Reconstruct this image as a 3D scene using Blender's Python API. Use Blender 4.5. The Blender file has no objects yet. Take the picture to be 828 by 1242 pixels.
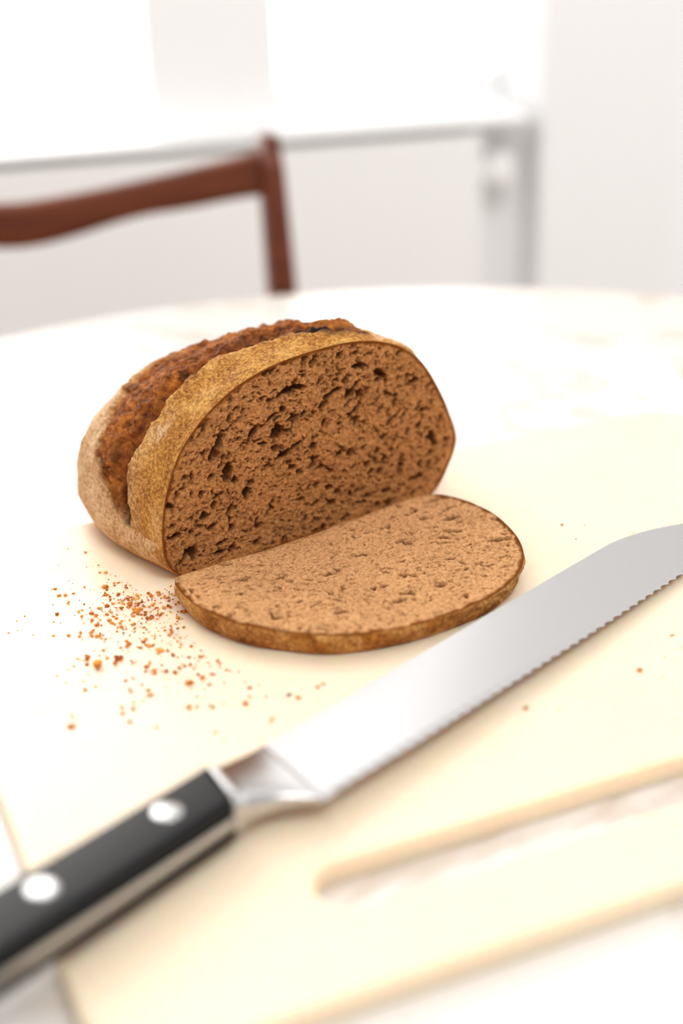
import bpy, math, random
import numpy as np
from mathutils import Matrix, Vector
random.seed(7); rng=np.random.default_rng(11)
scn=bpy.context.scene
scn.view_settings.view_transform='Standard'
try: scn.view_settings.look='Medium High Contrast'
except Exception as e: print('look',e)
BT=0.76   # board top
TT=0.75   # table top
# ---------------------------------------------------------------- noise
def _h(ix,iy,iz,seed):
    n=(ix*374761393+iy*668265263+iz*2147483647+seed*1274126177)&0xffffffff
    n=((n^(n>>13))*1274126177)&0xffffffff
    n=(n^(n>>16))&0xffffffff
    return n.astype(np.float64)/4294967295.0*2-1
def vn(p,seed=0):
    f=np.floor(p); i=f.astype(np.int64); t=p-f; t=t*t*t*(t*(t*6-15)+10)
    r=0
    for a in (0,1):
        wx=t[:,0] if a else 1-t[:,0]
        for b in (0,1):
            wy=t[:,1] if b else 1-t[:,1]
            for c in (0,1):
                wz=t[:,2] if c else 1-t[:,2]
                r=r+wx*wy*wz*_h(i[:,0]+a,i[:,1]+b,i[:,2]+c,seed)
    return r
def fbm(p,o=4,seed=0,g=.5):
    r=0;a=1
    for k in range(o):
        r=r+a*vn(p*(2.03**k)+k*17.3,seed+k); a*=g
    return r
def sstep(a,b,x):
    t=np.clip((x-a)/(b-a),0,1); return t*t*(3-2*t)
# ---------------------------------------------------------------- material helpers
def new_mat(name):
    m=bpy.data.materials.new(name); m.use_nodes=True
    nt=m.node_tree; b=nt.nodes['Principled BSDF']; return m,nt,b
def N(nt,t,**kw):
    n=nt.nodes.new(t)
    for k,v in kw.items():
        if k in n.inputs: n.inputs[k].default_value=v
        else: setattr(n,k,v)
    return n
def L(nt,a,b): nt.links.new(a,b)
def ramp(nt,fac,stops):
    r=nt.nodes.new('ShaderNodeValToRGB'); L(nt,fac,r.inputs[0])
    e=r.color_ramp.elements
    while len(e)<len(stops): e.new(.5)
    for i,(p,c) in enumerate(stops):
        e[i].position=p; e[i].color=(c+(1,)) if len(c)==3 else c
    return r.outputs[0]
def mix(nt,fac,a,b,mode='MIX'):
    m=nt.nodes.new('ShaderNodeMix'); m.data_type='RGBA'; m.blend_type=mode
    for s,v in ((m.inputs[0],fac),(m.inputs[6],a),(m.inputs[7],b)):
        if hasattr(v,'is_linked') or hasattr(v,'links'): L(nt,v,s)
        elif isinstance(v,tuple): s.default_value=v+(1,) if len(v)==3 else v
        else: s.default_value=v
    return m.outputs[2]
def noise(nt,vec,scale,detail=4,rough=.6,dist=0):
    n=N(nt,'ShaderNodeTexNoise',Scale=scale,Detail=detail,Roughness=rough,Distortion=dist); L(nt,vec,n.inputs['Vector']); return n.outputs[0]
def attr(nt,name):
    a=nt.nodes.new('ShaderNodeAttribute'); a.attribute_name=name; return a.outputs['Fac']
def bump(nt,h,b,strength,dist):
    u=N(nt,'ShaderNodeBump',Strength=strength,Distance=dist); L(nt,h,u.inputs['Height']); L(nt,u.outputs[0],b.inputs['Normal']); return u
def simple(name,col,rough=.5,metal=0,nscale=0,nstr=.0,var=.08):
    m,nt,b=new_mat(name)
    tc=nt.nodes.new('ShaderNodeTexCoord').outputs['Object']
    n=noise(nt,tc,nscale or 8)
    c2=tuple(max(0,c*(1-var)) for c in col)
    L(nt,mix(nt,n,col,c2),b.inputs['Base Color'])
    b.inputs['Roughness'].default_value=rough; b.inputs['Metallic'].default_value=metal
    if nstr: bump(nt,n,b,nstr,.001)
    return m
def madd(nt,a,b,k=1.0,op='ADD'):
    m1=N(nt,'ShaderNodeMath',operation='MULTIPLY'); L(nt,b,m1.inputs[0]); m1.inputs[1].default_value=k
    m2=N(nt,'ShaderNodeMath',operation=op); L(nt,a,m2.inputs[0]); L(nt,m1.outputs[0],m2.inputs[1]); return m2.outputs[0]
# ---- crumb
def crumb_mat(name,light,dark,bs):
    m,nt,b=new_mat(name)
    tc=nt.nodes.new('ShaderNodeTexCoord').outputs['Object']
    n1=noise(nt,tc,520,4,.75); n2=noise(nt,tc,55,3,.5); n3=noise(nt,tc,1700,2,.6)
    vo=N(nt,'ShaderNodeTexVoronoi',Scale=480.0); L(nt,tc,vo.inputs['Vector'])
    vr=ramp(nt,vo.outputs['Distance'],[(.08,(0,0,0)),(.45,(1,1,1))])
    c=ramp(nt,n1,[(.38,dark),(.5,light),(.64,tuple(min(1,x*1.5) for x in light))])
    c=mix(nt,.35,c,ramp(nt,n2,[(.35,tuple(x*.7 for x in light)),(.65,tuple(x*1.2 for x in light))]))
    c=mix(nt,.35,c,mix(nt,vr,dark,tuple(x*1.2 for x in light)))
    c=mix(nt,attr(nt,'pore'),c,tuple(x*.5 for x in dark))  # shade painted into the crumb holes, darker with hole depth
    c=mix(nt,attr(nt,'rim'),c,(.26,.085,.012))
    L(nt,c,b.inputs['Base Color']); b.inputs['Roughness'].default_value=.85
    b.inputs['Specular IOR Level'].default_value=.15
    h=madd(nt,madd(nt,n1,n3,.5),vr,.35)
    bump(nt,h,b,bs,.0022)
    return m
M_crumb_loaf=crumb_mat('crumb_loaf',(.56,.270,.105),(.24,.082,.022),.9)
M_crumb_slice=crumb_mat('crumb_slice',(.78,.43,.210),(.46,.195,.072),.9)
# ---- crust
def crust_mat():
    m,nt,b=new_mat('crust')
    tc=nt.nodes.new('ShaderNodeTexCoord').outputs['Object']
    n1=noise(nt,tc,60,6,.72); n2=noise(nt,tc,560,4,.8); n3=noise(nt,tc,24,4,.6); n5=noise(nt,tc,190,4,.65)
    gold=ramp(nt,n2,[(.40,(.08,.024,.003)),(.48,(.38,.145,.020)),(.58,(.84,.46,.12))])
    gold=mix(nt,.42,gold,ramp(nt,n1,[(.38,(.21,.058,.007)),(.5,(.48,.20,.030)),(.64,(.88,.54,.19))]))
    gold=mix(nt,.22,gold,ramp(nt,n3,[(.38,(.26,.068,.008)),(.62,(.70,.39,.10))]))
    flour=ramp(nt,n2,[(.38,(.32,.12,.034)),(.48,(.62,.34,.14)),(.60,(.88,.64,.40))])
    flour=mix(nt,.35,flour,ramp(nt,n1,[(.38,(.42,.18,.055)),(.62,(.86,.63,.41))]))
    blo=ramp(nt,n1,[(.38,(.035,.006,.0012)),(.46,(.20,.040,.005)),(.56,(.52,.155,.019)),(.70,(.78,.36,.085))])
    blo=mix(nt,.5,blo,ramp(nt,n5,[(.42,(.035,.007,.001)),(.50,(.26,.062,.007)),(.64,(.72,.28,.048))]))
    blo=mix(nt,.25,blo,ramp(nt,n2,[(.40,(.06,.012,.002)),(.62,(.60,.24,.04))]))
    blo=mix(nt,ramp(nt,n3,[(.48,(0,0,0)),(.7,(.5,.5,.5))]),blo,(.12,.030,.008))
    c=mix(nt,attr(nt,'flour'),gold,flour)
    c=mix(nt,attr(nt,'bloom'),c,blo)
    c=mix(nt,attr(nt,'burn_dark'),c,(.022,.008,.006))
    L(nt,c,b.inputs['Base Color'])
    b.inputs['Roughness'].default_value=.66
    b.inputs['Specular IOR Level'].default_value=.3
    bump(nt,madd(nt,madd(nt,n2,n1,1.0),n5,.7),b,.8,.0014)
    return m
M_crust=crust_mat()
# ---- board
def board_mat():
    m,nt,b=new_mat('board_plastic')
    tc=nt.nodes.new('ShaderNodeTexCoord').outputs['Object']
    n=noise(nt,tc,14,4,.6)
    L(nt,mix(nt,n,(.90,.735,.585),(.88,.665,.49)),b.inputs['Base Color'])
    b.inputs['Roughness'].default_value=.42
    b.inputs['Subsurface Weight'].default_value=.6
    b.inputs['Subsurface Radius'].default_value=(1.0,.30,.06)
    b.inputs['Subsurface Scale'].default_value=.02
    n2=noise(nt,tc,500,3,.6); bump(nt,n2,b,.08,.0005)
    return m
M_board=board_mat()
def marble_mat():
    m,nt,b=new_mat('marble')
    tc=nt.nodes.new('ShaderNodeTexCoord').outputs['Object']
    n=noise(nt,tc,5,8,.62,1.2); n2=noise(nt,tc,2.2,4,.5,.6)
    v=ramp(nt,n,[(.44,(.76,.745,.72)),(.495,(.50,.42,.34)),(.53,(.76,.745,.72)),(.8,(.80,.785,.765))])
    w=ramp(nt,n2,[(.4,(.77,.76,.745)),(.6,(.72,.64,.55))])
    L(nt,mix(nt,.5,v,w),b.inputs['Base Color']); b.inputs['Roughness'].default_value=.22
    return m
M_marble=marble_mat()
def wood_mat():
    m,nt,b=new_mat('teak_wood')
    tc=nt.nodes.new('ShaderNodeTexCoord').outputs['Object']
    mp=N(nt,'ShaderNodeMapping'); mp.inputs['Scale'].default_value=(3,30,30); L(nt,tc,mp.inputs[0])
    n=noise(nt,mp.outputs[0],3,6,.6,.5)
    L(nt,ramp(nt,n,[(.3,(.085,.016,.004)),(.7,(.19,.044,.010))]),b.inputs['Base Color']); b.inputs['Roughness'].default_value=.38
    return m
M_wood=wood_mat()
def steel_mat(name,rough,brush=True,c=(.64,.635,.635)):
    m,nt,b=new_mat(name)
    tc=nt.nodes.new('ShaderNodeTexCoord').outputs['Object']
    mp=N(nt,'ShaderNodeMapping'); mp.inputs['Scale'].default_value=(1500,40,40); L(nt,tc,mp.inputs[0])
    n=noise(nt,mp.outputs[0],1,3,.6)
    L(nt,mix(nt,n,c,tuple(x*.9 for x in c)),b.inputs['Base Color'])
    b.inputs['Metallic'].default_value=1; b.inputs['Roughness'].default_value=rough
    if brush: bump(nt,n,b,.06,.0003)
    return m
M_blade=steel_mat('blade_steel',.24,True,(.63,.625,.63)); M_steel=steel_mat('polished_steel',.2,False,(.58,.575,.575))
M_black=simple('black_handle',(.008,.008,.009),.4,0,300,.03)
M_black.node_tree.nodes['Principled BSDF'].inputs['Specular IOR Level'].default_value=.3
M_wall=simple('wall_paint',(.95,.95,.955),.8,0,40,.05,.02)
M_rad=simple('radiator_enamel',(.95,.945,.94),.4,0,6,0,.02)
M_floor=simple('floor_wood',(.70,.62,.54),.5,0,9,0,.2)
M_frame=simple('window_frame_paint',(.95,.95,.95),.5,0,6,0,.02)
M_base=simple('table_base_metal',(.75,.74,.72),.4,0,6)
def crumbs_mat():
    m,nt,b=new_mat('crumbs')
    tc=nt.nodes.new('ShaderNodeTexCoord').outputs['Object']
    n=noise(nt,tc,160,2,.5)
    L(nt,ramp(nt,n,[(.35,(.32,.080,.007)),(.5,(.58,.19,.022)),(.65,(.80,.38,.085))]),b.inputs['Base Color']); b.inputs['Roughness'].default_value=.8
    return m
M_crumbs=crumbs_mat()
# ---------------------------------------------------------------- mesh helpers
def mk(name,verts,faces,mats,mi=None,smooth=True,parent=None,loc=None,rotz=0,attrs=None):
    me=bpy.data.meshes.new(name); me.from_pydata([tuple(v) for v in verts],[],faces); 
    for m in (mats if isinstance(mats,list) else [mats]): me.materials.append(m)
    if mi is not None: me.polygons.foreach_set('material_index',np.array(mi,dtype=np.int32))
    if smooth: me.polygons.foreach_set('use_smooth',np.ones(len(me.polygons),dtype=bool))
    if attrs:
        for k,a in attrs.items():
            at=me.attributes.new(k,'FLOAT','POINT'); at.data.foreach_set('value',np.asarray(a,dtype=np.float32))
    me.update(); o=bpy.data.objects.new(name,me); scn.collection.objects.link(o)
    if loc: o.location=loc
    o.rotation_euler=(0,0,rotz)
    if parent: o.parent=parent
    return o
def empty(name,loc=(0,0,0),rot=(0,0,0)):
    e=bpy.data.objects.new(name,None); scn.collection.objects.link(e); e.location=loc; e.rotation_euler=rot; return e
def grid_faces(R,M,flip=False):
    i=np.arange(R-1)[:,None]; j=np.arange(M)[None,:]; j2=(j+1)%M
    a=i*M+j; b=i*M+j2; c=(i+1)*M+j2; d=(i+1)*M+j
    q=np.stack([a,b,c,d],-1).reshape(-1,4)
    if flip: q=q[:,::-1]
    return q
def bevel(o,w,seg=3,ang=30):
    m=o.modifiers.new('bev','BEVEL'); m.width=w; m.segments=seg; m.limit_method='ANGLE'; m.angle_limit=math.radians(ang)
    return o
def box(name,c,s,mat,parent=None,rotz=0,bev=.003):
    x,y,z=[k/2 for k in s]
    v=[(a*x,b*y,d*z) for a in(-1,1) for b in(-1,1) for d in(-1,1)]
    f=[(0,1,3,2),(4,6,7,5),(0,4,5,1),(2,3,7,6),(0,2,6,4),(1,5,7,3)]
    o=mk(name,v,f,mat,smooth=False,parent=parent,loc=c,rotz=rotz)
    if bev: bevel(o,bev)
    return o
def loft(name,secs,mat,parent=None,smooth=True,cap=True,loc=None,rotz=0):
    R=len(secs);M=len(secs[0]); v=[p for s in secs for p in s]
    f=[tuple(q) for q in grid_faces(R,M).tolist()]
    if cap: f+= [tuple(range(M))[::-1], tuple((R-1)*M+k for k in range(M))]
    me=mk(name,v,f,mat,smooth=smooth,parent=parent,loc=loc,rotz=rotz)
    import bmesh
    bm=bmesh.new(); bm.from_mesh(me.data); bmesh.ops.recalc_face_normals(bm,faces=bm.faces); bm.to_mesh(me.data); bm.free()
    return me
# ---------------------------------------------------------------- bread outline (mm)
CP=np.array([(-68,0),(-76,3),(-81,11),(-82,22),(-80,37),(-75,52),(-67,66),(-53,79),(-36,88.5),(-16,94),(5,96),(25,96),(42,93),(58,86),(70,75),(79,61),(86,46),(91,29),(85,14),(77,4),(66,0),(35,0),(0,0),(-35,0)],float)
CP2=np.array([(-75,0),(-83,5),(-86,15),(-87,29),(-84,46),(-78,61),(-67,76),(-54,89),(-36,98),(-16,103),(5,105),(25,104),(41,99),(55,91),(66,79),(75,62),(80,44),(81,27),(78,12),(71,3),(58,0),(30,0),(0,0.8),(-35,0.5)],float)*np.array([.97,.985])
def outline(CP,M):
    n=len(CP); pts=[]
    for i in range(n):
        p0,p1,p2,p3=CP[i-1],CP[i],CP[(i+1)%n],CP[(i+2)%n]
        for t in np.linspace(0,1,40,endpoint=False):
            pts.append(.5*((2*p1)+(-p0+p2)*t+(2*p0-5*p1+4*p2-p3)*t*t+(-p0+3*p1-3*p2+p3)*t**3))
    pts=np.array(pts); d=np.r_[0,np.cumsum(np.linalg.norm(np.diff(np.vstack([pts,pts[:1]]),axis=0),axis=1))]
    s=np.linspace(0,d[-1],M,endpoint=False)
    P=np.vstack([pts,pts[:1]])
    out=np.stack([np.interp(s,d,P[:,0]),np.interp(s,d,P[:,1])],-1); out[:,1]=np.maximum(out[:,1],0)
    return out
def pores(a,b,holes,seed,warp=1.6):
    p=np.stack([a/6,b/6,np.full_like(a,seed)],-1)
    p2=np.stack([a/1.3,b/1.3,np.full_like(a,seed+3)],-1)
    A=a+warp*fbm(p,2,seed)+.45*vn(p2,seed+9); B=b+warp*fbm(p+40,2,seed+5)+.45*vn(p2+20,seed+8)
    h=np.zeros_like(a)
    order=np.argsort(A); As=A[order]; Bs=B[order]; hs=np.zeros_like(As)
    for (cx,cy,rx,ry,an,dp) in holes:
        r=max(rx,ry); i0,i1=np.searchsorted(As,[cx-r,cx+r])
        if i1<=i0: continue
        dx=As[i0:i1]-cx; dy=Bs[i0:i1]-cy; c,s=math.cos(an),math.sin(an)
        q=((dx*c+dy*s)/rx)**2+((-dx*s+dy*c)/ry)**2
        d=dp*np.clip(1-q,0,1)**.45
        hs[i0:i1]=np.maximum(hs[i0:i1],d)
    h[order]=hs
    return h
def mkholes(n,lo,hi,dmul,seed,aspect=(1,2.2),flow=.0,spread=.7,ymax=100):
    r=np.random.default_rng(seed); H=[]
    for _ in range(n):
        s=lo*(hi/lo)**(r.random()**2.2); k=r.uniform(*aspect)
        H.append((r.uniform(-86,86),r.uniform(2,ymax),s*math.sqrt(k),s/math.sqrt(k),flow+r.normal(0,spread),min(s*dmul,6)))
    return H
# ---------------------------------------------------------------- LOAF
M=800
O=outline(CP,M)
RC=230; RF=190; Ltot=136.; v0=48.
st=[]
for v in np.linspace(0,v0,85): st.append((v,1+.05*math.sin(math.pi*min(1,v/90)*.9)))
sb=st[-1][1]
for ph in np.linspace(0,math.pi/2,RC-85+1)[1:]:
    e=2/2.5
    st.append((v0+(Ltot-v0)*math.sin(ph)**e, sb*max(.004,math.cos(ph))**e))
cz=32.
rings=[]
for v,s in st[::-1]:
    x=O[:,0]*s-3.0*float(sstep(0,60,np.array(v))); z=cz+(O[:,1]-cz)*s
    z=np.where(O[:,1]<cz, np.maximum(z,0),z)
    k=1-.29*sstep(0,1,np.array(v/Ltot*.95))-.05*v/Ltot
    z=np.where(z>20,20+(z-20)*k,z)
    rings.append(np.stack([x,np.full(M,v),z],-1))
C=np.array(rings) # back tip -> face
du=np.roll(C,-1,1)-np.roll(C,1,1); dv=np.gradient(C,axis=0)
nrm=np.cross(du,dv); nrm/= (np.linalg.norm(nrm,axis=2,keepdims=True)+1e-9)
cen=np.array([0,60,34.]); sg=np.sign((nrm*(C-cen)).sum(2).mean()); nrm*=sg
X=C[...,0];V=C[...,1];Z=C[...,2]
flat=C.reshape(-1,3)
nlo=fbm(flat/28,3,1).reshape(X.shape); nmd=fbm(flat/7,4,5).reshape(X.shape); nhi=fbm(flat/2.0,3,9).reshape(X.shape)
npl=fbm(flat/13,2,14).reshape(X.shape)
q=(math.pi-np.arctan2(Z-20,X))/math.pi   # 0 left ... .5 top ... 1 right
q=np.clip(q,-.3,1.3)
ve=np.interp(q,[-.1,.05,.15,.28,.42,.52,.62,.75],[31,29,26,25,21,15,9,3])+2.0*nlo+1.3*nmd
lens=np.clip(np.sin(math.pi*np.clip((q-.0)/(.68-.0),0,1)),0,1)**.5
wd=np.interp(q,[0,.1,.2,.35,.5,.68],[14,28,46,74,80,60])*np.clip(lens*1.6,0.01,1)
vb=ve+wd+2.5*nmd
inside=sstep(0,2.5,V-ve)*sstep(0,4,vb-V)*(lens>.05)
inside*=sstep(.0,.06,q)*sstep(.72,.64,q)
upper=sstep(3,14,Z)
d=1.6*nlo+.55*nmd+.22*nhi
lip=3.8*np.exp(-(np.clip(ve-V,0,None)/7.)**2)*(V<=ve)*lens
lip2=2.4*np.exp(-(np.clip(V-vb,0,None)/6.)**2)*(V>vb)*lens
t=np.clip((V-ve)/np.maximum(wd,1),0,1)
rv=V-ve-15-4*nlo
ridge=np.exp(-(rv/3.5)**2)
crk=np.exp(-((rv+6)/2.0)**2)+.8*np.exp(-(np.abs(npl)/.05)**2)   # cracks between plates
bl=inside*(-5.0*np.exp(-((V-ve)/5.)**2)+2.6*np.sin(math.pi*t)+2.2*ridge*sstep(.1,.3,q)+.9*nmd+.45*nhi-.5-1.5*crk)
d=d+(lip+lip2+bl)
cre=np.exp(-((V-ve-1)/3.0)**2)*sstep(.14,.02,q)*sstep(2,12,Z)*(X<0)
d-=3.0*cre
knob=np.exp(-((V-ve-4)/4.5)**2-((q-.60)/.045)**2)
d+=knob*(4.2+2*nmd)
fade=sstep(0,5,V)
d=d*upper*(.25+.75*fade)
endf=sstep(Ltot,Ltot-3,V); d*=np.where(V>Ltot-3,.4+.6*endf,1)
C=C+nrm*d[...,None]
C[...,2]=np.maximum(C[...,2],0.0)
C[-1]=rings[-1]
bloom=np.clip(inside,0,1)
flour=np.clip(sstep(.34,.02,q)*sstep(10,40,V)*1.0+ .9*(V>vb)+.25*sstep(.3,1,nlo),0,1)*(1-bloom)
flour*=sstep(0,10,Z+2*nmd)
flour=np.clip(flour+.9*np.exp(-((V-ve+7)/3.5)**2-((q-.20)/.03)**2)*sstep(-.2,.5,nmd+.3),0,1)
burn_dark=np.clip(knob*1.5+np.exp(-((V-ve-3)/4.)**2)*sstep(.40,.5,q)*sstep(.70,.64,q)*sstep(-.1,.5,nmd),0,1)
burn_dark=np.clip(burn_dark+.75*cre+.45*inside*np.exp(-((V-ve)/3.)**2)+.45*inside*crk*sstep(-.3,.4,nmd),0,1)  # besides the burnt bits: darker crease, groove start and plate cracks
# cut face rings
rr=np.linspace(1,0.006,RF+1)[1:]
fc=np.array([0,42.])
F=[]; rim=C[-1]
for r in rr:
    F.append(np.stack([fc[0]+(rim[:,0]-fc[0])*r,np.zeros(M),fc[1]+(rim[:,2]-fc[1])*r],-1))
F=np.array(F); ff=F.reshape(-1,3)
H=mkholes(2500,.40,.95,1.8,1,flow=.4,aspect=(1,1.7))+mkholes(480,.9,2.1,1.8,2,flow=.7,aspect=(1,2.4))+mkholes(76,1.7,3.3,1.6,3,flow=.7,aspect=(1.2,2.8))
H+= [(-9,79,9,2.0,.12,6),(-17,60,4,3.2,.3,6),(-31,62,6,2.0,.9,5),(-20,68,4,1.6,.5,5),(15,72,6,1.6,.3,5),(-45,46,2.2,6,-.2,5),(-68,12,4,2.4,.2,5),(28,60,5,1.8,.6,5),(44,76,5,2.0,-.5,5),(-2,66,3,1.6,.6,5),(-60,28,3,1.6,1.0,4),(18,40,3.4,1.6,.4,4),(-50,60,7,1.8,.9,5),(50,50,4,1.6,.8,4)]
hp=pores(ff[:,0],ff[:,2],H,3,1.0)
rad=np.repeat(rr,M)
distrim=(1-rad)*np.tile(np.hypot(rim[:,0]-fc[0],rim[:,2]-fc[1]),RF)
ramp_in=sstep(1.2,5,distrim)
fn=fbm(ff/1.5,3,21)*.38+fbm(ff/12,2,22)*.5
ff[:,1]+= (hp*sstep(.8,3,distrim)+fn*ramp_in)
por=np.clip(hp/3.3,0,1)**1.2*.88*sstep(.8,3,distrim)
nr=vn(ff/3.,31)
rimv=sstep(2.6,.9,distrim+.8*nr)
allv=np.vstack([C.reshape(-1,3),ff])/1000.
nc=C.shape[0]*M; nf=len(ff)
z0=lambda a,b:np.r_[a,b]
fcs=grid_faces(C.shape[0]+RF,M)
mi=np.r_[np.zeros((C.shape[0]-1)*M,int),np.ones(RF*M,int)]
faces=fcs.tolist()
tot=len(allv)
faces.append(list(range(M))[::-1]); faces.append(list(range(tot-M,tot)))
mi=np.r_[mi,0,1]
loaf=mk('bread_loaf',allv,faces,[M_crust,M_crumb_loaf],mi,loc=(-.0150,.6370,BT),rotz=math.radians(33.4),
  attrs={'bloom':z0(bloom.ravel(),np.zeros(nf)),'flour':z0(flour.ravel(),np.zeros(nf)),'burn_dark':z0(burn_dark.ravel(),np.zeros(nf)),
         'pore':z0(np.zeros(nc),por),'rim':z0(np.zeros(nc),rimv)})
import bmesh
def recalc(o):
    bm=bmesh.new(); bm.from_mesh(o.data); bmesh.ops.recalc_face_normals(bm,faces=bm.faces); bm.to_mesh(o.data); bm.free()
recalc(loaf)
# ---------------------------------------------------------------- SLICE
O2=outline(CP2,M); th=10.0
RS=26; RF2=180
fc=np.array([0,46.])
def ringpts(r,z): 
    return np.stack([fc[0]+(O2[:,0]-fc[0])*r, -(fc[1]+(O2[:,1]-fc[1])*r), np.full(M,z)],-1)
top=np.array([ringpts(r,th) for r in np.linspace(.006,1,RF2+1)]); tf=top.reshape(-1,3)
H2=mkholes(1900,.40,.95,1.5,41,flow=.2,aspect=(1,1.6))+mkholes(200,.9,1.9,1.7,42,flow=.3,aspect=(1.2,3))+mkholes(26,1.6,2.6,1.5,43,flow=.3,aspect=(1.2,2.8))
H2+=[(60,30,6,1.9,.2,4),(66,22,4,1.5,.1,4),(52,42,5,1.7,.7,3.5),(60,62,5,1.6,.4,3.5),(-68,70,5,2,.5,4),(-55,20,3,1.6,.3,3),(25,35,3,1.3,.4,3),(50,22,4,1.5,.3,3.5),(-10,80,4,1.5,.1,3),(66,9,7,1.8,.1,3.5),(-62,60,3,1.6,.4,3),(-20,40,3.5,1.4,.5,3),(5,62,3,1.5,.2,3)]
hp=pores(tf[:,0],-tf[:,1],H2,13,.9)
rad=np.repeat(np.linspace(.006,1,RF2+1),M)
dr=(1-rad)*np.tile(np.hypot(O2[:,0]-fc[0],O2[:,1]-fc[1]),RF2+1)
fn=fbm(tf/1.5,3,61)*.34+fbm(tf/16,2,62)*.6
tf[:,2]+= -hp*sstep(.6,2.5,dr)+fn*sstep(0,3,dr)+.5*fbm(tf/14,2,66)+1.8*((tf[:,0]/85)**2)
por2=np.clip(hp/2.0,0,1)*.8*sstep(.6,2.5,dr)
rim2=sstep(3.2,.9,dr+1.2*vn(tf/3.,33))*np.where(-tf[:,1]<6,.35,1)
side=[]
topr=tf[-M:]
for k in range(1,RS+1):
    t=k/RS; zz=topr[:,2]*(1-t)
    bul=.9*math.sin(math.pi*t)-3.4*t
    base=topr.copy(); base[:,2]=zz
    dirn=np.stack([topr[:,0],topr[:,1]+46],-1); dirn/=np.linalg.norm(dirn,axis=1,keepdims=True)
    nn=1.1*fbm(base/5,3,71)+.4*fbm(base/1.6,2,72)
    amt=(bul+nn*math.sin(math.pi*min(1,t+.08)))
    base[:,:2]+=dirn*amt[:,None]
    side.append(base)
side=np.array(side).reshape(-1,3)
bot=np.array([np.stack([side[-M:,0]*r, -46+(side[-M:,1]+46)*r, np.zeros(M)],-1) for r in (.8,.4,.01)]).reshape(-1,3)
av=np.vstack([tf,side,bot])/1000.
R=len(av)//M
fcs=grid_faces(R,M).tolist(); mi=np.r_[np.ones(RF2*M,int),np.zeros((R-1-RF2)*M,int)]
fcs.append(list(range(M))[::-1]); fcs.append(list(range(len(av)-M,len(av)))); mi=np.r_[mi,1,0]
ns=len(side)+len(bot)
sd=np.r_[side,bot]
isflat=np.clip(sstep(8,3,-sd[:,1])+.9*sstep(-.15,.5,fbm(sd/9,2,77))+.1,0,1)
slc=mk('bread_slice',av,fcs,[M_crust,M_crumb_slice],mi,loc=(-.0132,.6205,BT+.0002),rotz=math.radians(35.0),
  attrs={'bloom':np.r_[np.zeros(len(tf)),.5*isflat],'flour':np.r_[np.zeros(len(tf)),.2*(1-isflat)],'burn_dark':np.zeros(len(av)),
         'pore':np.r_[por2,np.zeros(ns)],'rim':np.r_[rim2,np.zeros(ns)]})
recalc(slc)
# ---------------------------------------------------------------- crumbs (one object)
def crumbs():
    bm=bmesh.new(); bmesh.ops.create_icosphere(bm,subdivisions=2,radius=1); bv=np.array([v.co[:] for v in bm.verts]); bf=[[v.index for v in f.verts] for f in bm.faces]; bm.free()
    V_=[];F_=[];n=0
    def add(x,y,s):
        nonlocal n
        for (ox,oy,an,lo,hi) in ((-13.2,620.5,35.0,-110,6),(-15.0,637.0,33.4,-4,160)):
            a=math.radians(an); dx=x-ox;dy=y-oy; u=dx*math.cos(a)+dy*math.sin(a); w=-dx*math.sin(a)+dy*math.cos(a)
            if abs(u)<96 and lo<w<hi:
                if an>34:
                    if (abs(u)/92)**2.6+(abs(w+50)/60)**2.6<1: return
                else: return
        sc=np.array([random.uniform(.7,1.6),random.uniform(.6,1.2),random.uniform(.4,.8)])*s
        v=bv*(1+.42*vn(bv*1.9+random.random()*90,3)[:,None])*sc
        a=random.random()*6.28; c,sn=math.cos(a),math.sin(a)
        v=np.stack([v[:,0]*c-v[:,1]*sn+x,v[:,0]*sn+v[:,1]*c+y,v[:,2]],-1); v[:,2]-=v[:,2].min()
        V_.append(v/1000.); F_.extend([[i+n for i in f] for f in bf]); n+=len(bv)
    for _ in range(820):
        add(random.gauss(-90,17),random.gauss(574,28),random.choice([.2,.25,.3,.35,.45,.6,.9]))
    for _ in range(240):
        add(random.gauss(-68,36),random.gauss(524,30),random.choice([.25,.3,.4,.5,.7,.95]))
    for _ in range(150):
        add(random.uniform(-150,160),random.uniform(465,650),random.choice([.2,.25,.35,.5]))
    for x,y,s in [(-105,518,2.4),(-109,473,1.4),(-112,590,1.2),(-65,502,1.3),(-60,506,.9),(86,576,1.6),(92,578,1.3),(-125,630,1.6),(-98,520,1.2),(-96,524,1.2),(-20,488,1.1),(70,475,1.0),(-80,530,1.3),(-112,548,1.3),(-130,565,.9),(-135,590,.8),(5,490,.8),(40,500,.7),(-40,497,.9),(110,640,.8),(120,500,.9)]:
        add(x,y,s)
    mk('bread_crumbs',np.vstack(V_),F_,M_crumbs,smooth=True,loc=(0,0,BT))
crumbs()
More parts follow.
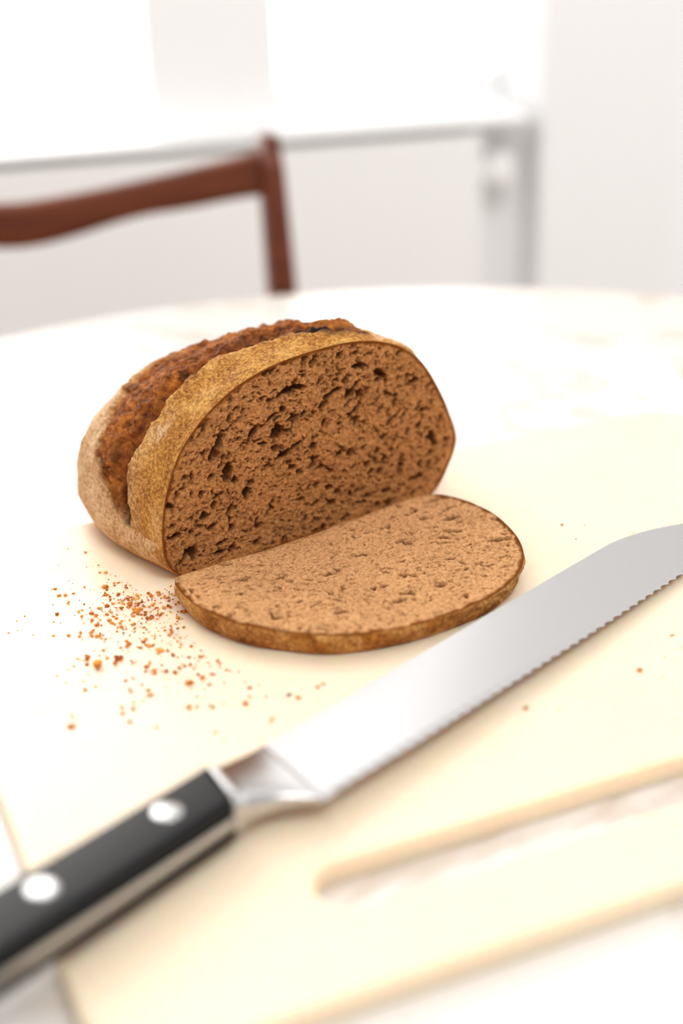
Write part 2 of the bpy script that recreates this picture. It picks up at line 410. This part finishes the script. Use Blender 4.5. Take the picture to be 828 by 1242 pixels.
# ---------------------------------------------------------------- CUTTING BOARD
def rrect(x0,y0,x1,y1,r,n=14):
    P=[]
    for cx,cy,a0 in ((x1-r,y0+r,-90),(x1-r,y1-r,0),(x0+r,y1-r,90),(x0+r,y0+r,180)):
        for k in range(n+1):
            a=math.radians(a0+90*k/n); P.append((cx+r*math.cos(a),cy+r*math.sin(a)))
    return P
def board():
    cu=bpy.data.curves.new('cutting_board','CURVE'); cu.dimensions='2D'; cu.fill_mode='BOTH'
    for pts in (rrect(-.008,0,.440,.362,.03),rrect(.076,.0345,.364,.0585,.0119)):
        s=cu.splines.new('POLY'); s.points.add(len(pts)-1); s.use_cyclic_u=True
        for p,q_ in zip(s.points,pts): p.co=(q_[0],q_[1],0,1)
    cu.extrude=.0035; cu.bevel_depth=.0015; cu.bevel_resolution=3; cu.offset=-.0015
    o=bpy.data.objects.new('tmpb',cu); scn.collection.objects.link(o)
    bpy.context.view_layer.update()
    dg=bpy.context.evaluated_depsgraph_get(); me=bpy.data.meshes.new_from_object(o.evaluated_get(dg))
    bpy.data.objects.remove(o)
    b=bpy.data.objects.new('cutting_board',me); scn.collection.objects.link(b); me.materials.clear(); me.materials.append(M_board)
    bm=bmesh.new(); bm.from_mesh(me); bmesh.ops.remove_doubles(bm,verts=bm.verts,dist=1e-5); bmesh.ops.recalc_face_normals(bm,faces=bm.faces); bm.to_mesh(me); bm.free()
    b.location=(-.065,.298,TT+.005); b.rotation_euler=(0,0,math.radians(22.6))
    return b
brd=board()
# ---------------------------------------------------------------- TABLE
tb=empty('round_marble_table',(.05,.598,0))
def disc_loft(name,prof,mat,parent,n=160):
    secs=[[(r*math.cos(2*math.pi*k/n),r*math.sin(2*math.pi*k/n),z) for k in range(n)] for r,z in prof]
    return loft(name,secs,mat,parent=parent)
Rt=.52
tp=disc_loft('tabletop',[(.01,TT),(Rt-.02,TT),(Rt-.008,TT-.001),(Rt-.002,TT-.005),(Rt,TT-.011),(Rt-.002,TT-.018),(Rt-.01,TT-.024),(.01,TT-.025)],M_marble,tb)
disc_loft('pedestal',[(.12,TT-.0255),(.11,TT-.04),(.045,TT-.08),(.035,.45),(.04,.2),(.07,.1),(.2,.035),(.28,.02),(.285,.0005)],M_base,tb,64)
# ---------------------------------------------------------------- KNIFE (local: x=k along blade, y=-p, z up) mm
ka=math.radians(46.7)
kn=empty('bread_knife',(-.032,.439,BT+.0102),(0,0,ka))
kn.rotation_euler=(Matrix.Rotation(ka,3,'Z')@Matrix.Rotation(math.radians(1.6),3,'Y')).to_euler()
def blade():
    K=np.linspace(-9,306,1800)
    spine=np.where(K>226,37*np.clip((K-226)/80,0,1)**2.0,0)
    edge=np.interp(K,[-9,40,150,250,306],[39.5,41.5,43,42.5,39])
    per=6.6; ph=((K+9)%per)/per
    ser=1.7*np.sin(math.pi*ph)**.75
    ser*=sstep(3,9,K+9)
    secs=[]
    for k,s,e,sr in zip(K,spine,edge,ser):
        w=max(e-s,.15); e2=max(e-sr,s+.1); bev=min(4.0,w*.5)
        tk=1.25*min(1,.35+w/40)
        tb_=.6*min(1,.3+w/40)
        m1=e-bev-min(1.6,w*.2)
        pr=[(s+.25,tk),(s+.02,tk-.25),(s,0),(s+.02,-tk+.25),(s+.25,-tk),(e-bev,-tb_),(e2,-.06),(e2,.06),(e-bev-sr*.4,tb_),(m1,tb_+(tk-tb_)*.06)]
        secs.append([(k/1000,-p/1000,z/1000) for p,z in pr])
    o=loft('blade',secs,M_blade,parent=kn,smooth=True)
    o.data.set_sharp_from_angle(angle=math.radians(3))
    return o
blade()
def sec_rr(k_fun,p0,p1,z0,z1,r,n=6):
    P=rrect(p0,z0,p1,z1,min(r,(p1-p0)/2-.01,(z1-z0)/2-.01),n)
    return [(k_fun(p)/1000,-p/1000,z/1000) for p,z in P]
secs=[]
for t in np.linspace(0,1,28):
    pt=1.0*(1-t); 
    pb=25.0+14.5*(t**2.2)
    hz=8.6*(1-t)**1.3*1.0+1.4*1.0*t+.2
    if t<.12: hz=8.8
    kf=lambda p,t=t:(-33+33*t) + (p/40.)*(-14+5*t)+4*(1-t)
    secs.append(sec_rr(kf,pt,pb,-hz,hz,min(5.5,hz*.8),8))
bo=loft('bolster',secs,M_steel,parent=kn)
def hp_top(k): return 1.0+1.2*math.sin(math.pi*min(1,max(0,(-k-25)/160)))-4*max(0,(-k-165)/25)**2
def hp_bot(k): return 25.0+4.0*max(0,min(1,(-k-30)/110))**1.0+3*max(0,(-k-120)/70)**2
def hsecs(z0,z1,r,inset,kend=-190):
    S=[]
    for k in list(np.linspace(-29,-180,60))+[-184,-187,-189,-190]:
        e=max(0,(-k-180)/10.); sh=(1-math.sqrt(max(0,1-e*e)))*12
        a=hp_top(k)+inset+sh; b=hp_bot(k)-inset-sh
        sl=lambda p,k=k: k+ (-14*(p/40.))*max(0,1-(-k-29)/60)
        S.append(sec_rr(sl,a,b,z0,z1,r,7))
    return S
loft('tang',hsecs(-2.0,2.0,.5,-.15),M_steel,parent=kn)
loft('scale_upper',hsecs(2.02,8.8,4.0,0),M_black,parent=kn)
loft('scale_lower',hsecs(-8.8,-2.02,4.0,0),M_black,parent=kn)
for i,k in enumerate((-57,-109,-161)):
    pc=(hp_top(k)+hp_bot(k))/2-1.2
    for sgn,nm in ((1,'rivet'),(-1,'rivet_back')):
        prof=[(5.4,8.0),(5.4,8.9),(5.1,9.1),(3.5,9.25),(.2,9.3)]
        S=[[((k+r*math.cos(2*math.pi*j/40))/1000,(-pc+r*math.sin(2*math.pi*j/40))/1000,sgn*z/1000) for j in range(40)] for r,z in prof]
        loft(f'{nm}_{i+1}',S,M_steel,parent=kn)
# ---------------------------------------------------------------- CHAIR
ch=empty('dining_chair',(-.2585,1.19,0),(0,0,math.radians(16.2)))
hw=.215
def post(name,x):
    S=[]
    for t in np.linspace(0,1,30):
        z=t*.848
        y=.05*max(0,(z-.45)/.4)**1.3+.03*max(0,(.45-z)/.45) -.05
        wx=.0095+.004*math.sin(math.pi*min(1,z/.85)); wy=.013+.005*math.sin(math.pi*min(1,z/.85))
        if z>.84: wx*=.85; wy*=.85
        S.append([(x+px,y+py,z) for px,py in rrect(-wx,-wy,wx,wy,.006,4)])
    loft(name,S,M_wood,parent=ch)
post('rear_post_right',hw); post('rear_post_left',-hw)
S=[]
for t in np.linspace(-1,1,60):
    x=t*(hw-.004); y=.0+.022*(1-t*t); zt=.836-.029*(1-abs(t)**1.5); u_=abs(t)
    zb=.797-.009*sstep(1,.55,np.array(u_))-.020*sstep(.6,0,np.array(u_))
    P=rrect(-.008,float(zb),.008,zt,.006,4)
    S.append([(x,y+a,b) for a,b in P])
loft('top_rail',S,M_wood,parent=ch)
S=[]
for t in np.linspace(-1,1,20):
    x=t*(hw-.006); P=rrect(-.007,.60,.007,.63,.005,3); S.append([(x,-.02+.02*(1-t*t)+a,b) for a,b in P])
loft('lower_rail',S,M_wood,parent=ch)
seat=mk('seat',*(lambda pts:([(x,y,.435) for x,y in pts]+[(x,y,.462) for x,y in pts],[tuple(range(len(pts)))[::-1],tuple(range(len(pts),2*len(pts)))]+[(i,(i+1)%len(pts),(i+1)%len(pts)+len(pts),i+len(pts)) for i in range(len(pts))]))(rrect(-.205,-.44,.205,-.07,.05,8)),M_wood,smooth=False,parent=ch); bevel(seat,.008)
for nm,x in (('front_leg_right',.18),('front_leg_left',-.18)):
    loft(nm,[[(x+px,-.40+py,z) for px,py in rrect(-w,-w,w,w,.006,3)] for z,w in ((0,.011),(.2,.014),(.436,.017))],M_wood,parent=ch)
for nm,x in (('seat_rail_right',.2),('seat_rail_left',-.2)):
    box(nm,(x*.93,-.24,.41),(.02,.36,.045),M_wood,ch)
box('seat_rail_back',(0,-.05,.42),(.41,.02,.05),M_wood,ch)
# ---------------------------------------------------------------- ROOM
wa=math.radians(13)
wd_=Vector((math.cos(wa),math.sin(wa),0)); wn=Vector((-math.sin(wa),math.cos(wa),0)); A=Vector((-.357,1.565,0))
def W(m,d,z): 
    p=A+wd_*m+wn*d; return (p.x,p.y,z)
def wbox(name,m0,m1,d0,d1,z0,z1,mat,parent=None,bev=.004):
    return box(name,W((m0+m1)/2,(d0+d1)/2,(z0+z1)/2),(m1-m0,d1-d0,z1-z0),mat,parent,wa,bev)
SZ=.78
wbk=empty('wall_back')
wbox('wall_below',-1.6,.80,.066,.30,0,SZ-.012,M_wall,wbk)
wbox('wall_pier',.17,.32,.04,.30,SZ+.001,2.35,M_wall,wbk)
wbox('wall_left_pier',-1.6,-.75,.14,.30,SZ+.001,2.35,M_wall,wbk)
wbox('wall_head',-1.6,.80,.14,.30,2.351,2.6,M_wall,wbk)
wbox('wall_right_pier',.66,.80,.14,.30,SZ+.001,2.35,M_wall,wbk)
wbox('window_sill',-1.2,.612,0,.138,SZ-.008,SZ,M_frame,None,.003)
wbox('wall_right',.625,.80,0,.13,0,2.6,M_wall)
wbox('wall_right_return',.801,2.2,.05,.13,0,2.6,M_wall)
def window(name,m0,m1,mull):
    e=empty(name); f=.02
    z0,z1=SZ+.002,2.348
    wbox('frame_bottom',m0,m1,.18,.21,z0,z0+.02,M_frame,e); wbox('frame_top',m0,m1,.18,.21,z1-.05,z1,M_frame,e)
    wbox('frame_left',m0,m0+f,.18,.21,z0+.02,z1-.05,M_frame,e); wbox('frame_right',m1-f,m1,.18,.21,z0+.02,z1-.05,M_frame,e)
    for m in mull: wbox('mullion',m-.015,m+.015,.18,.21,z0+.02,z1-.05,M_frame,e)
    wbox('transom',m0+f,m1-f,.18,.21,1.62,1.66,M_frame,e)
window('window_1',-.748,.168,[-.45]); window('window_2',.322,.658,[])
rad_=empty('radiator')
wbox('panel',-.85,.555,.006,.030,.14,SZ-.017,M_rad,rad_,.005)
wbox('panel_rear',-.85,.555,.038,.060,.14,SZ-.017,M_rad,rad_,.005)
wbox('valve',.563,.60,.012,.045,SZ-.085,SZ-.045,M_rad,rad_,.012); wbox('valve_stem',.555,.57,.02,.035,SZ-.075,SZ-.055,M_rad,rad_)
wbox('foot_l',-.6,-.57,.008,.058,0,.14,M_rad,rad_);wbox('foot_r',.3,.33,.008,.058,0,.14,M_rad,rad_)
box('floor',(0,.9,-.05),(5,5,.1),M_floor,bev=0)
# ---------------------------------------------------------------- LIGHT
w=bpy.data.worlds.new('World'); scn.world=w; w.use_nodes=True
nt=w.node_tree; bg=nt.nodes['Background']; bg.inputs[0].default_value=(1,.985,.965,1)
# overcast sky, brighter on the window side of the house
geo=nt.nodes.new('ShaderNodeTexCoord'); sp=nt.nodes.new('ShaderNodeSeparateXYZ'); nt.links.new(geo.outputs['Generated'],sp.inputs[0])
mr=nt.nodes.new('ShaderNodeMapRange'); mr.inputs['From Min'].default_value=0.0; mr.inputs['From Max'].default_value=.7
mr.inputs['To Min'].default_value=.70; mr.inputs['To Max'].default_value=1.8
nt.links.new(sp.outputs[1],mr.inputs['Value']); nt.links.new(mr.outputs[0],bg.inputs[1])
def area(name,loc,target,sx,sy,power,col=(1,.97,.93)):
    l=bpy.data.lights.new(name,'AREA'); l.shape='RECTANGLE'; l.size=sx; l.size_y=sy; l.energy=power; l.color=col
    o=bpy.data.objects.new(name,l); scn.collection.objects.link(o); o.location=loc
    o.rotation_euler=(Vector(target)-Vector(loc)).to_track_quat('-Z','Y').to_euler(); return o
area('window_light_left',W(-.28,.13,1.6),(-.05,.6,.9),.9,1.4,9.5)
area('added_wall_fill',(.5,-.3,2.5),(.1,2.0,.9),.8,.8,17,(1,.98,.96))  # added fill light to brighten back wall and cut face, no real fixture
# ---------------------------------------------------------------- CAMERA
R3=Matrix.Rotation(math.radians(65),3,'X')@Matrix.Rotation(math.radians(-2),3,'Z')
cam=bpy.data.cameras.new('camera'); co=bpy.data.objects.new('camera',cam); scn.collection.objects.link(co); scn.camera=co
co.matrix_world=Matrix.Translation((0,0,1.07))@R3.to_4x4()
cam.sensor_fit='VERTICAL'; cam.sensor_height=36; cam.sensor_width=24; cam.lens=50
cam.dof.use_dof=True; cam.dof.focus_distance=.66; cam.dof.aperture_fstop=2.9
cam.clip_start=.02
